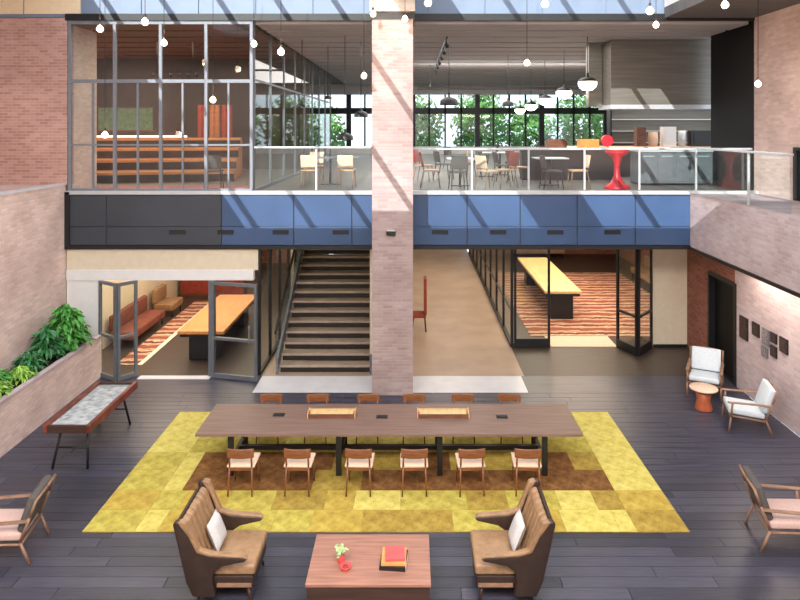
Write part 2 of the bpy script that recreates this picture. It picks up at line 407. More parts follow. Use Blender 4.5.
box('ledge', M['rail'], X(66, FY), X(692, FY), FY-.06, FY+.12, UP-.03, UP+.05, fa)
box('soffit_edge', M['black'], X(66, FY), X(690, FY), FY-.05, FY+.12, 2.97, 3.06, fa)
sbox('trim_9', M['black'], -8.13, -7.985, FY-.06, FY+.1, 2.97, UP+.03)
sbox('ceiling_lower', M['cream'], -8.1, 9.6, FY+.12, 34.2, 3.0, 3.1)
# ---- lower left front: header, white pier
sbox('wall_header', M['cream'], -8.07, -3.6, FY, FY+.12, Z(270, FY), 2.98)
sbox('trim_5', M['white'], -8.07, -3.7, FY-.03, FY+.12, Z(280, FY), Z(270, FY))
sbox('wall_pier_left', M['white'], -8.07, X(99, FY), FY, FY+.15, 0, Z(280, FY))
# planter
pl = struct(MB().box(-7.34, -7.24, 2, FY, 0, .94).box(-7.34, -7.24+.02, 2, FY, .94, .99, mi=1).build('wall_planter', [M['brick_side'], M['brick_white']]))
box('soil', M['soil'], -8.1, -7.34, 2, FY, 0, .84, pl)
# ---- lower left room shell
sbox('wall_room_left', M['cream'], -8.3, -8.1, FY, 28, 0, 3.0)
sbox('wall_room_back', M['brick_red_front'], -8.3, -3.6, 27.9, 28.1, 0, 3.0)
# ---- right room shell, corridor end
sbox('wall_right_room', M['brick_red'], 9.4, 9.6, 17.2, 30, 0, 3.0)
sbox('wall_right_room_back', M['brick_red_front'], 2.62, 9.6, 29.9, 30.1, 0, 3.0)
sbox('wall_pier_right', M['cream'], X(653, 17.2), 7.45, 17.2, 17.4, 0, 3.0)
sbox('baseboard_right', M['black'], X(653, 17.2), 7.28, 17.17, 17.2, 0, .08)
sbox('wall_corridor_end', M['cream'], -3.7, 2.7, 34, 34.2, 0, 3.0)
sbox('wall_corridor_left', M['cream'], -1.0, -.85, 15.4, 34, 0, 3.0)
sbox('wall_stair_left', M['cream'], -3.72, -3.6, 20, 28, 0, 3.0)

def framed(name, mb_list, paneargs, frame_m=None, parts=('mullion',)):
    pass
def bar_part(name, root, a, b, hw=.025, m='steel'):
    """square bar from a to b, axis aligned"""
    a = Vector(a); b = Vector(b)
    lo = [min(p, q) for p, q in zip(a, b)]; hi = [max(p, q) for p, q in zip(a, b)]
    for i in range(3):
        if hi[i]-lo[i] < 1e-6: lo[i] -= hw; hi[i] += hw
    return box(name, M[m], lo[0], hi[0], lo[1], hi[1], lo[2], hi[2], root)

# ---- folding glass doors of the lower left room
def leaf(name, x0, y0, x1, y1, z1, mid=None, kick=0, mk='steel', st=True, z0=.01):
    L_ = math.hypot(x1-x0, y1-y0); r = bpy.data.objects.new(name, None); COL.objects.link(r); r.location = (x0, y0, 0); r.rotation_euler = (0, 0, math.atan2(y1-y0, x1-x0))
    r['kind'] = 'structure'
    fm = M[mk]; t = .03
    box('stile', fm, 0, .06, -t, t, z0, z1, r); box('stile', fm, L_-.06, L_, -t, t, z0, z1, r)
    box('rail', fm, .06, L_-.06, -t, t, z1-.07, z1, r); box('rail', fm, .06, L_-.06, -t, t, z0, z0+.1+kick, r)
    if mid: box('rail', fm, .06, L_-.06, -t, t, mid-.03, mid+.03, r)
    box('pane', M['glass'], .06, L_-.06, -.006, .006, z0+.1+kick, z1-.07, r)
    return r
HD = Z(280, FY)
leaf('door_2', X(100, FY), FY-.02, X(119, 15.0), 14.85, HD, 1.0)
leaf('door_3', X(119, 15.0)+.03, 14.85, X(137, FY), FY, HD, 1.0)
leaf('door_4', X(213, FY), FY-.08, X(258, 14.95), 14.85, HD-.02, Z(338, 15.1))
jb = sbox('trim_6', M['steel'], X(209, FY), X(215, FY), FY-.05, FY+.08, 0, HD)
box('door_handle', M['steel'], -3.72, -3.69, 14.76, 14.8, .9, 1.3, jb)
# ---- glazed side of the left room beside the stairs
gw = struct(MB().box(-3.62, -3.54, FY+.02, 20, 0, .08).build('window_2', M['black']))
for yy in (FY+.05, 16.4, 17.6, 18.8, 19.96): bar_part('mullion', gw, (-3.58, yy, .08), (-3.58, yy, 2.98), .035, 'black')
for a in (FY+.05, 16.4, 17.6, 18.8): box('pane', M['glass'], -3.586, -3.574, a+.035, a+1.12, .08, 2.98, gw)
# ---- right lobby glazing: side wall of the right room and its front
gw = struct(MB().box(2.6, 2.7, 17.2, 30, 0, .1).build('window_3', M['black']))
for i in range(9): bar_part('mullion', gw, (2.65, 17.25+1.55*i, .1), (2.65, 17.25+1.55*i, 2.98), .035, 'black')
for i in range(8): box('pane', M['glass'], 2.644, 2.656, 17.285+1.55*i, 17.25+1.55*(i+1)-.035, .1, 2.98, gw)
bar_part('transom', gw, (2.65, 17.25, .95), (2.65, 29.65, .95), .025, 'black')
leaf('door_5', 2.7, 17.2, X(550, 17.2), 17.2, 2.96, None, .12, 'black')
leaf('door_6', X(617, 17.2), 17.2, X(636, 16.6), 16.5, 2.9, 1.0, .12, 'black')
leaf('door_7', X(637, 16.6), 16.5, X(651, 17.2), 17.15, 2.9, 1.0, .12, 'black')
sbox('trim_7', M['cream'], X(551, 17.2), X(617, 17.2), 17.2, 18.05, 0, .02)

# ---- upper level shell
sbox('ceiling_upper', M['ceiling'], -16, 16, FY+.1, 38.3, CE, CE+.25)
cu = bpy.data.objects['ceiling_upper']
for i in range(20):                                   # broad ceiling boards with dark gaps between
    y = 15.36+i*1.13
    box('ceiling_board', M['slat'], -3.7, 7.95 if y < 17.5 else 13.9, y, y+.93, CE-.12, CE-.001, cu)
for i in range(7):
    y = 15.36+i*1.13
    box('ceiling_board', M['walnut'], -15.9, -3.85, y, y+.93, CE-.12, CE-.001, cu)
sbox('wall_upper_far_left', M['brick_bulblit'], -16.3, -16, 15, 38, UP, CE)
sbox('wall_upper_right', M['white'], 14, 14.3, 17, 38, UP, CE)
sbox('wall_upper_side', M['black_panel'], 8.0, 8.3, FY, 17.4, UP, CE)
sbox('wall_upper_left_return', M['brick_side'], -8.3, -8.1, FY+.3, 16.7, UP, CE)
# rear window wall
RY = 38.0
rwall = struct(MB().box(-16, 16, RY, RY+.2, UP, 4.72).box(-16, 16, RY, RY+.2, 7.75, CE).build('wall_back', M['white']))
wb = struct(MB().box(-16, 16, RY, RY+.12, 6.62, 6.98).build('window_4', M['black']))
k = 0; x = -3.7
while x < 14.1:
    bar_part('mullion', wb, (x, RY+.05, 4.72), (x, RY+.05, 7.75), .05 if k % 4 else .14, 'black')
    box('pane', M['glass'], x+.05, x+.9, RY+.045, RY+.055, 4.72, 7.75, wb); x += .94; k += 1
bar_part('mullion', wb, (-7.4, RY+.05, 4.72), (-7.4, RY+.05, 7.75), .1, 'black'); bar_part('mullion', wb, (-5.5, RY+.05, 4.72), (-5.5, RY+.05, 7.75), .05, 'black')
# upper left room: back wall, glazed corridor side
sbox('wall_lounge_back', M['coffee_side'], -16, -3.8, 24, 24.2, UP, CE)
gw = struct(MB().box(-3.8, -3.7, FY+.1, 30, UP, UP+.08).build('window_5', M['steel']))
for i in range(9): bar_part('mullion', gw, (-3.75, FY+.2+1.8*i, UP+.08), (-3.75, FY+.2+1.8*i, CE), .03, 'steel')
for i in range(8): box('pane', M['glass'], -3.755, -3.745, FY+.23+1.8*i, FY+.2+1.8*(i+1)-.03, UP+.08, CE, gw)
bar_part('transom', gw, (-3.75, FY+.2, 6.95), (-3.75, 29.6, 6.95), .025, 'steel')
# curtain wall of the upper left room
cw = struct(MB().box(-8.07, X(252, FY), FY+.02, FY+.1, UP+.02, UP+.1).build('window_6', M['mull']))
zt = Z(81, FY)
for px in (69, 114, 160, 205.5, 251): bar_part('mullion', cw, (X(px, FY), FY+.05, UP+.1), (X(px, FY), FY+.05, CE), .035, 'mull')
for px in (92, 137, 182, 228): bar_part('mullion', cw, (X(px, FY), FY+.05, UP+.1), (X(px, FY), FY+.05, zt), .022, 'mull')
bar_part('transom', cw, (X(69, FY), FY+.05, zt), (X(251, FY), FY+.05, zt), .04, 'mull')
bar_part('transom', cw, (X(69, FY), FY+.05, Z(145, FY)), (X(251, FY), FY+.05, Z(145, FY)), .02, 'mull')
bar_part('transom', cw, (X(69, FY), FY+.05, CE-.1), (X(251, FY), FY+.05, CE-.1), .04, 'mull')
for a, b in zip((69, 92, 114, 137, 160, 182, 205.5, 228), (92, 114, 137, 160, 182, 205.5, 228, 251)):
    box('pane', M['glass'], X(a, FY)+.03, X(b, FY)-.03, FY+.045, FY+.055, UP+.1, zt-.02, cw)
for a, b in zip((69, 114, 160, 205.5), (114, 160, 205.5, 251)):
    box('pane', M['glass'], X(a, FY)+.045, X(b, FY)-.045, FY+.045, FY+.055, zt+.04, CE-.14, cw)

# ---- glass balustrades
def balustrade(name, label, pts, posts, z0, z1):
    t = thing(name, label, 'railing', (pts[0][0], pts[0][1], z0))
    ox, oy = pts[0]
    (xa, ya), (xb, yb) = pts
    L_ = math.hypot(xb-xa, yb-ya); t.rotation_euler = (0, 0, math.atan2(yb-ya, xb-xa))
    h = z1-z0
    box('handrail', M['rail'], 0, L_, -.03, .03, h-.045, h, t, .008)
    ps = [0]+posts+[L_]
    for s_ in posts: box('post', M['rail'], s_-.02, s_+.02, -.02, .02, .02, h-.045, t)
    for a, b in zip(ps, ps[1:]): box('pane', M['glass'], a+.025, b-.025, -.006, .006, .02, h-.045, t)
    return t
GX = lambda px: X(px, FY)
balustrade('glass_balustrade', 'glass balustrade with pale rail along the balcony left of the column', [(GX(254), FY+.05), (GX(371), FY+.05)], [GX(p)-GX(254) for p in (316,)], UP+.05, Z(146.5, FY))
balustrade('glass_balustrade', 'long glass balustrade with pale rail along the balcony right of the column', [(GX(414), FY+.05), (GX(753), FY+.05)], [GX(p)-GX(414) for p in (472, 529, 585, 640, 697)], UP+.05, Z(148, FY))
balustrade('glass_balustrade', 'glass balustrade above the brick ledge on the right side wall', [(6.55, FY-.25), (6.55, 11.2)], [2.3], UP+.001, 5.36)

# ================================================================== STAIRS
st = thing('staircase', 'taupe staircase with dark shadow gaps rising beside the brick column', 'stairs', (0, FY+.1, 0))
sx0, sx1 = -3.15, -1.0
nst = 24
for i in range(nst):
    z = .1785*(i+1); y = .1+.285*i
    box('tread', M['steps'], sx0, sx1, y, y+.30, z-.055, z, st, .008)
    box('riser', M['steps_dark'], sx0+.02, sx1-.02, y+.05, y+.07, z-.1785, z-.055, st)
    if z > 3: break
def slope_poly(y0, z0, y1, z1, h): return [(y0, z0), (y1, z1), (y1, z1+h), (y0, z0+h)]
def stringer(name, xa, xb, m, lo=0.0, h=.34):
    y1 = .285*17; z1 = .1785*17
    vs = [(xa, 0, lo), (xa, y1, z1-.1+lo), (xa, y1, z1-.1+lo+h), (xa, 0, lo+h), (xb, 0, lo), (xb, y1, z1-.1+lo), (xb, y1, z1-.1+lo+h), (xb, 0, lo+h)]
    return MB().add(vs, [(0, 1, 2, 3), (7, 6, 5, 4), (0, 4, 5, 1), (1, 5, 6, 2), (2, 6, 7, 3), (3, 7, 4, 0)]).build(name, m, st)
stringer('stringer', sx0-.06, sx0, M['steel'], 0, .38)
stringer('stringer', sx1, sx1+.05, M['steel'], 0, .38)
stringer('handrail', sx0-.09, sx0-.04, M['black'], .95, .05)
stringer('guard_panel', sx0-.075, sx0-.06, M['glass'], .38, .57)

# ================================================================== RUG
t = thing('area_rug', 'large mustard yellow patchwork rug under the long table', 'rug', (0, 0, 0))
rx0, rx1, ry0, ry1 = X(82, 9.32), X(690, 9.32), 9.32, 13.25
box('backing', RUG[3], rx0, rx1, ry0, ry1, .001, .008, t)
nx, ny = 12, 6
rr = random.Random(11)
ys = [ry0, 9.85, 10.38, 11.0, 11.6, 12.4, ry1]
for j in range(ny):
    cuts = sorted([rx0, rx1, rx0+.75, rx1-.75]+[rx0+(rx1-rx0)*(i+rr.uniform(.25, .75))/nx for i in range(1, nx-1)])
    for a, b in zip(cuts, cuts[1:]):
        mb = MB().box(a-(a+b)/2+.002, b-(a+b)/2-.002, .002, ys[j+1]-ys[j]-.002, .004, .014)
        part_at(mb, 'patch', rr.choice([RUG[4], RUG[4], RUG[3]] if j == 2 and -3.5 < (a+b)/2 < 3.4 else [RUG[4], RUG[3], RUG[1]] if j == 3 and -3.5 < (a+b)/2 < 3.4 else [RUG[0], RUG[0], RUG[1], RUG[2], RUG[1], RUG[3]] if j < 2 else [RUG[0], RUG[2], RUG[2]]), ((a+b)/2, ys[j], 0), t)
# ================================================================== LONG TABLE
TY0, TY1 = 10.73, 11.9; TX0, TX1 = X(195, TY0), X(583, TY0)
t = thing('long_table', 'long smoked oak communal table standing on the yellow rug', 'table', ((TX0+TX1)/2, (TY0+TY1)/2, .014))
hx = (TX1-TX0)/2; hy = (TY1-TY0)/2
box('tabletop', M['table_top'], -hx, hx, -hy, hy, .686, .736, t, .006)
for px in (229, 338, 440, 546):
    x = X(px, TY0)-(TX0+TX1)/2
    MB().box(x-.045, x+.045, -hy+.08, -hy+.14, 0, .686).build('leg', M['black'], t)
    MB().box(x-.045, x+.045, hy-.14, hy-.08, 0, .686).build('leg', M['black'], t)
    MB().box(x-.03, x+.03, -hy+.14, hy-.14, .61, .685).build('crossbar', M['black'], t)
MB().box(X(229, TY0)-(TX0+TX1)/2, X(546, TY0)-(TX0+TX1)/2, -.04, .04, .2, .27).build('stretcher', M['black'], t)
for px in (229, 338, 440, 546):
    x = X(px, TY0)-(TX0+TX1)/2
    MB().box(x-.03, x+.03, -hy+.14, hy-.14, .2, .26).build('foot_bar', M['black'], t)
TT = .75
def tray(px, pxw, label):
    y = 11.42; x0 = X(px-pxw/2, y); x1 = X(px+pxw/2, y); t = thing('serving_tray', label, 'tray', ((x0+x1)/2, y, TT)); h = (x1-x0)/2
    MB().box(-h, h, -.11, .11, 0, .015).build('base', M['terracotta'], t)
    MB().box(-h, h, -.12, -.105, .0, .07).build('side', M['walnut'], t); MB().box(-h, h, .105, .12, .0, .07).build('side', M['pale_oak'], t)
    MB().box(-h-.012, -h, -.12, .12, 0, .09).build('end', M['pale_oak'], t); MB().box(h, h+.012, -.12, .12, 0, .09).build('end', M['pale_oak'], t)
    MB().box(-h+.03, h-.03, -.085, .085, .016, .055).build('insert', M['pale_oak'], t)
tray(332, 46, 'honey wood tray on the long table, left of the brick column')
tray(443, 50, 'honey wood tray on the long table, right of the brick column')
def dish(px, py, lab):
    y = F*(EYE-TT)/(py-VY); t = thing('power_hatch', lab, 'hatch', (X(px, y), y, TT))
    MB().box(-.1, .1, -.06, .06, 0, .012).build('plate', M['black'], t, .004); MB().box(-.085, .085, -.05, -.0, .012, .02).build('lid', M['steps_dark'], t)
dish(279, 415, 'small dark hatch in the tabletop left of both trays'); dish(382, 417, 'small dark hatch in the tabletop between the two trays'); dish(502, 417, 'small dark hatch in the tabletop right of both trays')

# ---- dining chairs: chair faces +Y (towards the table) in local space
def dining_chair(label, group):
    t = thing('dining_chair', label, 'chair', group=group)
    MB().box(-.22, .22, -.21, .22, .43, .465).build('seat', M['seat_pale'], t, .012, 3)
    vs = []; fs = []; n_ = 10                        # curved backrest
    for k in range(n_+1):
        a = (k/n_-.5)*1.5; x = .3*math.sin(a)*1.03; y = -.26+.12*(1-math.cos(a))*1.2
        for (dy, z) in ((-.014, .60), (.014, .60), (.014, .74), (-.014, .74)): vs.append((x, y+dy, z))
    for k in range(n_):
        for j in range(4): fs.append((k*4+j, k*4+(j+1) % 4, k*4+4+(j+1) % 4, k*4+4+j))
    fs += [(3, 2, 1, 0), (n_*4, n_*4+1, n_*4+2, n_*4+3)]
    MB().add(vs, fs, True).build('backrest', M['chair_wood'], t, .006)
    for sx in (-1, 1):
        MB().cyl((sx*.17, .18, .435), (sx*.2, .21, 0), .016, .011).build('leg', M['chair_wood'], t)
        MB().cyl((sx*.19, -.25, 0), (sx*.175, -.2, .45), .012, .016).cyl((sx*.175, -.2, .45), (sx*.17, -.235, .66), .016, .013).build('leg', M['chair_wood'], t)
    MB().box(-.17, .17, .17, .19, .38, .43).box(-.17, .17, -.2, -.18, .38, .43).box(-.18, -.16, -.2, .18, .38, .43).box(.16, .18, -.2, .18, .38, .43).build('seat_frame', M['chair_wood'], t)
    return t
near = [244, 300, 360, 414, 470, 526]; far = [270, 317, 368, 414, 463, 510]
ord_ = ['first', 'second', 'third', 'fourth', 'fifth', 'last']
ch0 = None
for i, px in enumerate(near):
    lab = 'pale seated wooden chair on the near side of the long table, %s from the left' % ord_[i]
    loc = (X(px, 10.45), 10.45, .0155)
    if ch0 is None: ch0 = dining_chair(lab, 'chairs along the near side of the long table'); ch0.location = loc
    else: dup(ch0, loc, rr.uniform(-.05, .05), lab, 'chairs along the near side of the long table')
for i, px in enumerate(far):
    lab = 'wooden chair behind the far side of the long table, %s from the left' % ord_[i]
    dup(ch0, (X(px, 12.15), 12.08, .0155), PI+rr.uniform(-.05, .05), lab, 'chairs along the far side of the long table')

# ================================================================== COFFEE TABLE
cy0, cy1 = 7.65, 8.6; cx0, cx1 = X(305, cy0), X(431, cy0)
t = thing('coffee_table', 'low square rosewood coffee table between the two leather armchairs', 'table', ((cx0+cx1)/2, (cy0+cy1)/2, 0))
hx = (cx1-cx0)/2; hy = (cy1-cy0)/2
box('tabletop', M['coffee_top'], -hx, hx, -hy, hy, .39, .425, t, .005)
box('body', M['coffee_side'], -hx+.015, hx-.015, -hy+.015, hy-.015, .06, .39, t)
box('plinth', M['black'], -hx+.07, hx-.07, -hy+.07, hy-.07, 0, .06, t)
CZ = .425
by = F*(EYE-CZ)/(562-VY); bx = X(394, by)
t = tag(MB().box(-.16, .16, -.17, .17, 0, .05, mi=0).box(-.155, .162, -.165, .165, .006, .044, mi=1).build('book', [M['book_black'], M['paper']]), 'thick black book at the bottom of the pile on the coffee table', 'book', 'books on the coffee table')
t.location = (bx, by, CZ); t.rotation_euler = (0, 0, -.1)
t = tag(MB().box(-.15, .15, -.15, .16, 0, .03).build('book', M['book_orange']), 'orange covered book in the middle of the pile on the coffee table', 'book', 'books on the coffee table')
t.location = (bx, by, CZ+.0505); t.rotation_euler = (0, 0, -.02)
t = tag(MB().box(-.12, .12, -.12, .13, 0, .028).build('book', M['book_red']), 'red book on top of the pile on the coffee table', 'book', 'books on the coffee table')
t.location = (bx+.012, by+.005, CZ+.081); t.rotation_euler = (0, 0, .05)
py_ = F*(EYE-CZ)/(562-VY)
t = thing('flower_vase', 'small vase with pale green and red flowers on the coffee table', 'vase', (X(341, py_), py_, CZ))
MB().lathe([(0, 0), (.035, 0), (.05, .03), (.04, .08), (.03, .1), (.032, .11), (.02, .1)], n=16).build('vessel', M['book_red'], t)
mb = MB()
for k in range(26):
    a = rr.uniform(0, 6.28); r_ = rr.uniform(0, .075); c = Vector((r_*math.cos(a), r_*math.sin(a), .13+rr.uniform(-.02, .05)))
    q = Euler((rr.uniform(-.7, .7), rr.uniform(-.7, .7), a)).to_matrix(); s_ = .03
    mb.add([c+q @ Vector(v)*s_ for v in ((-1, -.6, 0), (1, -.6, .2), (1.2, .6, 0), (-.6, .8, .3))], [(0, 1, 2, 3)])
mb.build('bloom', mat('pale_green_bloom', (176, 196, 140), .6), t)
t = thing('candle_bowl', 'small dark red bowl in front of the flower vase', 'bowl', (X(344, py_)+.03, py_-.12, CZ))
MB().lathe([(0, 0), (.05, 0), (.075, .04), (.07, .045), (.045, .01), (0, .008)], n=18).build('bowl', M['book_red'], t)
MB().lathe([(0, .008), (.03, .01), (.03, .035), (0, .04)], n=12).build('candle', M['red_dull'], t)

# ================================================================== LEATHER ARMCHAIRS (facing +X in local space)
def leather_chair(label):
    t = thing('leather_armchair', label, 'armchair')
    for sy in (-1, 1):
        prof = [(-.34, .12), (-.42, .30), (-.56, 1.03), (-.53, 1.07), (-.44, 1.06), (-.36, .88), (-.27, .68), (-.12, .625), (.27, .60), (.33, .585), (.30, .55), (.02, .49), (-.08, .42), (-.10, .30), (-.06, .12)]
        mb = MB().prism(prof, sy*.40-.035, sy*.40+.035)
        # splay the top outwards
        mb.v = [(x, y+sy*.10*max(0, z-.45), z) for x, y, z in mb.v]
        mb.build('wing', M['leather_dark'], t, .018, 3)
        mp = MB().prism([(-.37, .87), (-.28, .67), (-.12, .62), (.28, .60), (.33, .59), (.29, .625), (-.10, .655), (-.24, .70), (-.33, .88), (-.40, 1.05), (-.46, 1.07), (-.50, 1.06)], sy*.40-.042, sy*.40+.042)
        mp.v = [(x, y+sy*.10*max(0, z-.45), z) for x, y, z in mp.v]
        mp.build('armrest', M['leather'], t, .012, 2)
    MB().prism([(-.33, .14), (-.42, .3), (-.56, 1.0), (-.51, 1.02), (-.36, .32), (-.27, .14)], -.37, .37).build('back_shell', M['leather_dark'], t, .015, 2)
    shell = t.children[-1]
    for k in range(6):                               # channel tufted back
        y0 = -.36+.12*k
        MB().prism([(-.27, .40), (-.32, .42), (-.50, 1.02), (-.46, 1.04), (-.40, 1.0), (-.21, .46)], y0+.006, y0+.114).build('channel', M['leather'], shell, .022, 3)
    MB().box(-.28, .40, -.36, .36, .33, .46).build('seat_cushion', M['leather'], t, .035, 4)
    MB().box(-.30, .38, -.355, .355, .17, .325).build('seat_base', M['leather_dark'], t, .015)
    MB().box(-.06, .36, -.375, -.356, .2, .24).build('side_trim', M['frame_wood'], t); MB().box(-.06, .36, .356, .375, .2, .24).build('side_trim', M['frame_wood'], t)
    for sx, sy in ((-1, -1), (-1, 1), (1, -1), (1, 1)):
        MB().cyl((.02+sx*.28, sy*.3, .18), (.02+sx*.33, sy*.33, 0), .026, .016).build('leg', M['coffee_side'], t)
    return t
lc = leather_chair('left tan leather wing armchair with channelled back beside the coffee table')
lc.location = (-2.32, 8.3, 0); lc.rotation_euler = (0, 0, 0)
lc2 = dup(lc, (1.17, 8.3, 0), PI, 'right tan leather wing armchair with channelled back beside the coffee table')
def pillow(label, loc, rot, m, sx=.36, sz=.36, th=.12, group=None):
    n_ = 8; vs = []; fs = []
    for side in (-1, 1):
        for i in range(n_+1):
            for j in range(n_+1):
                u = i/n_*2-1; v = j/n_*2-1; h = (1-u**4)*(1-v**4)
                pinch = 1-.06*(1-abs(u))*0-.05*(u*u*v*v)*-1
                vs.append((side*th/2*math.sqrt(max(0, h)), u*sx/2*pinch, v*sz/2*pinch))
    k = (n_+1)**2
    for i in range(n_):
        for j in range(n_):
            a = i*(n_+1)+j; q = (a, a+1, a+n_+2, a+n_+1); fs += [q, tuple(x+k for x in reversed(q))]
    o = MB().add(vs, fs, True).build('cushion', m); o.location = loc; o.rotation_euler = rot
    return tag(o, label, 'cushion', group)
pillow('grey linen cushion leaning in the left leather armchair', (-2.49, 8.3, .66), (0, R(-22), 0), M['linen'], group='cushions on the leather armchairs')
pillow('grey linen cushion leaning in the right leather armchair', (1.34, 8.3, .66), (0, R(22), 0), M['linen'], group='cushions on the leather armchairs')

# ================================================================== WOOD FRAMED LOUNGE CHAIRS (facing +X)
def lounge_chair(label, seat_m, back_m, fm=None):
    t = thing('lounge_chair', label, 'armchair'); fm = fm or M['frame_wood']
    for sy in (-1, 1):
        y = sy*.33
        MB().tube([(.34, y, 0), (.30, y, .30), (.27, y, .56)], .02).build('leg', fm, t)
        MB().tube([(-.42, y, 0), (-.30, y, .30), (-.42, y, .62), (-.50, y, .84)], .02).build('leg', fm, t)
        MB().box(-.40, .36, y-.035, y+.035, .56, .585).build('armrest', fm, t, .012)
        MB().cyl((.30, y, .32), (-.32, y, .27), .016).build('side_rail', fm, t)
    MB().cyl((.30, -.33, .30), (.30, .33, .30), .016).build('crossbar', fm, t); MB().cyl((-.31, -.33, .27), (-.31, .33, .27), .016).build('crossbar', fm, t)
    MB().tube([(-.495, -.33, .83), (-.52, 0, .85), (-.495, .33, .83)], .018).build('top_rail', fm, t)
    MB().box(-.30, .33, -.3, .3, .32, .43, rot=(0, R(-5), 0)).build('seat_cushion', seat_m, t, .035, 4)
    MB().box(-.42, -.31, -.3, .3, .40, .88, rot=(0, R(-19), 0)).build('back_cushion', back_m, t, .035, 4)
    return t
a = lounge_chair('wood framed lounge chair with blush seat and dark back cut by the left edge', M['cushion_pink'], M['linen_dark']); a.location = (-5.55, 8.9, 0); a.rotation_euler = (0, 0, PI+.16)
b = lounge_chair('wood framed lounge chair with blush seat and dark back cut by the right edge', M['cushion_pink'], M['linen_dark']); b.location = (5.25, 9.15, 0); b.rotation_euler = (0, 0, -.18)
a = lounge_chair('wood framed lounge chair with ice grey cushions near the black door', M['cushion_ice'], M['cushion_ice']); a.location = (6.4, 14.2, 0); a.rotation_euler = (0, 0, R(-118))
b = lounge_chair('wood framed lounge chair with ice grey cushions below the wall pictures', M['cushion_ice'], M['cushion_ice']); b.location = (6.45, 12.62, 0); b.rotation_euler = (0, 0, R(165))
t = thing('side_table', 'round side table with pale top and orange drum base between lounge chairs', 'table', (6.02, 13.42, 0))
MB().lathe([(0, .42), (.27, .42), (.28, .435), (.27, .45), (0, .45)], n=24).build('tabletop', M['seat_pale'], t)
MB().lathe([(0, 0), (.17, 0), (.17, .02), (.13, .2), (.17, .42), (0, .42)], n=20).build('pedestal', M['terracotta'], t)

# ================================================================== PICTURES ON THE RIGHT WALL
def picture(px, py0, py1, wpx, label, grey=False):
    y = F*7.27/(px-VX); z0, z1 = Z(py1, y), Z(py0, y); wy = wpx*y/(px-VX)
    t = thing('wall_picture', label, 'picture', (7.28, y, z0), group='framed pictures on the right wall')
    h = z1-z0
    MB().box(-.03, 0, -wy/2, wy/2, 0, h).build('picture_frame', M['black'] if not grey else M['steel'], t)
    MB().box(-.034, -.03, -wy/2+.03, wy/2-.03, .03, h-.03).build('print', M['photo_grey'] if grey else M['photo'], t)
picture(744, 317, 339, 8, 'tallest dark framed picture, nearest the black door')
picture(756, 323, 336, 7, 'small dark framed picture, second from the black door')
picture(766, 329, 345, 7, 'grey framed picture in the middle of the wall group', True)
picture(765, 347, 357, 6, 'small grey picture low in the wall group, under another', True)
picture(774, 333, 343, 6, 'small dark picture above another dark one on the right wall')
picture(774, 346, 357, 6, 'small dark picture below another dark one on the right wall')
picture(784, 338, 353, 8, 'dark framed picture farthest from the black door')

# ================================================================== GAME TABLE (left)
gy0, gy1, gx0, gx1 = 10.94, 12.85, -6.22, -5.42
t = thing('shuffleboard_table', 'dark red wooden game table with grey playfield beside the planter', 'table', ((gx0+gx1)/2, (gy0+gy1)/2, 0))
hx = (gx1-gx0)/2; hy = (gy1-gy0)/2
MB().box(-hx+.07, hx-.07, -hy+.05, hy-.05, .70, .745).build('playfield', M['marble'], t)
rw_ = mat('oxblood_wood', (122, 58, 44), .35, var=.3, scale=6)
MB().box(-hx, -hx+.07, -hy, hy, .66, .80).build('side_rail', rw_, t, .012); MB().box(hx-.07, hx, -hy, hy, .66, .80).build('side_rail', rw_, t, .012)
MB().box(-hx+.07, hx-.07, -hy, -hy+.05, .66, .79).build('end_panel', M['coffee_side'], t, .008); MB().box(-hx+.07, hx-.07, hy-.05, hy, .66, .79).build('end_panel', M['coffee_side'], t, .008)
for sy in (-1, 1):
    for sx in (-1, 1): MB().cyl((sx*.22, sy*(hy-.3), .70), (sx*.30, sy*(hy-.12), 0), .022).build('leg', M['black'], t)
    MB().cyl((-.265, sy*(hy-.2), .33), (.265, sy*(hy-.2), .33), .016).build('crossbar', M['black'], t)
t['label'] = 'narrow game table with oxblood rim and grey playfield beside the planter'
mk = MB().lathe([(0, 0), (.028, 0), (.028, .02), (.012, .022), (0, .03)], n=12)
# ================================================================== PLANTS
def plant(label, loc, n_, rad, h, m, leaf_l, seed, group='plants in the brick planter'):
    rp_ = random.Random(seed); t = thing('leafy_plant', label, 'plant', loc, group=group); mb = MB(); stm = MB()
    for k in range(n_):
        a = rp_.uniform(0, 2*PI); el = rp_.uniform(.1, 1.35); r_ = rad*rp_.uniform(.35, 1)
        tip = Vector((math.cos(a)*math.cos(el)*r_, math.sin(a)*math.cos(el)*r_, .12+h*math.sin(el)*rp_.uniform(.55, 1)))
        if k % 3 == 0: stm.cyl((0, 0, 0), tip, .006, .004, 5)
        L_ = leaf_l*rp_.uniform(.7, 1.25); wd = L_*.36
        q = Euler((rp_.uniform(-.5, .5), rp_.uniform(-.2, .9), a)).to_matrix()
        if loc[0]+tip.x < -7.92: tip.x = -7.92-loc[0]+rp_.uniform(0, .12)
        pts = [(-.5, 0, 0), (-.2, -1, .06), (.2, -.8, .03), (.55, 0, -.14), (.2, .8, .03), (-.2, 1, .06), (0, 0, -.03)]
        vs = [tip+q @ Vector((p[0]*L_, p[1]*wd*.5, p[2]*L_)) for p in pts]
        mb.add(vs, [(0, 1, 6), (1, 2, 6), (2, 3, 6), (3, 4, 6), (4, 5, 6), (5, 0, 6)], True)
    mb.build('foliage', m, t); stm.build('stem', M['bark'], t)
plant('tall bushy green plant against the white pier at the planter end', (-7.62, 14.3, .84), 560, .52, .98, M['green_leaf'], .24, 1)
plant('dark green bush just left of the tallest plant in the planter', (-7.74, 13.75, .84), 380, .42, .62, M['green_leaf_c'], .2, 2)
plant('deep green low plant in the middle of the planter', (-7.70, 13.05, .84), 330, .36, .34, M['green_leaf_c'], .15, 3)
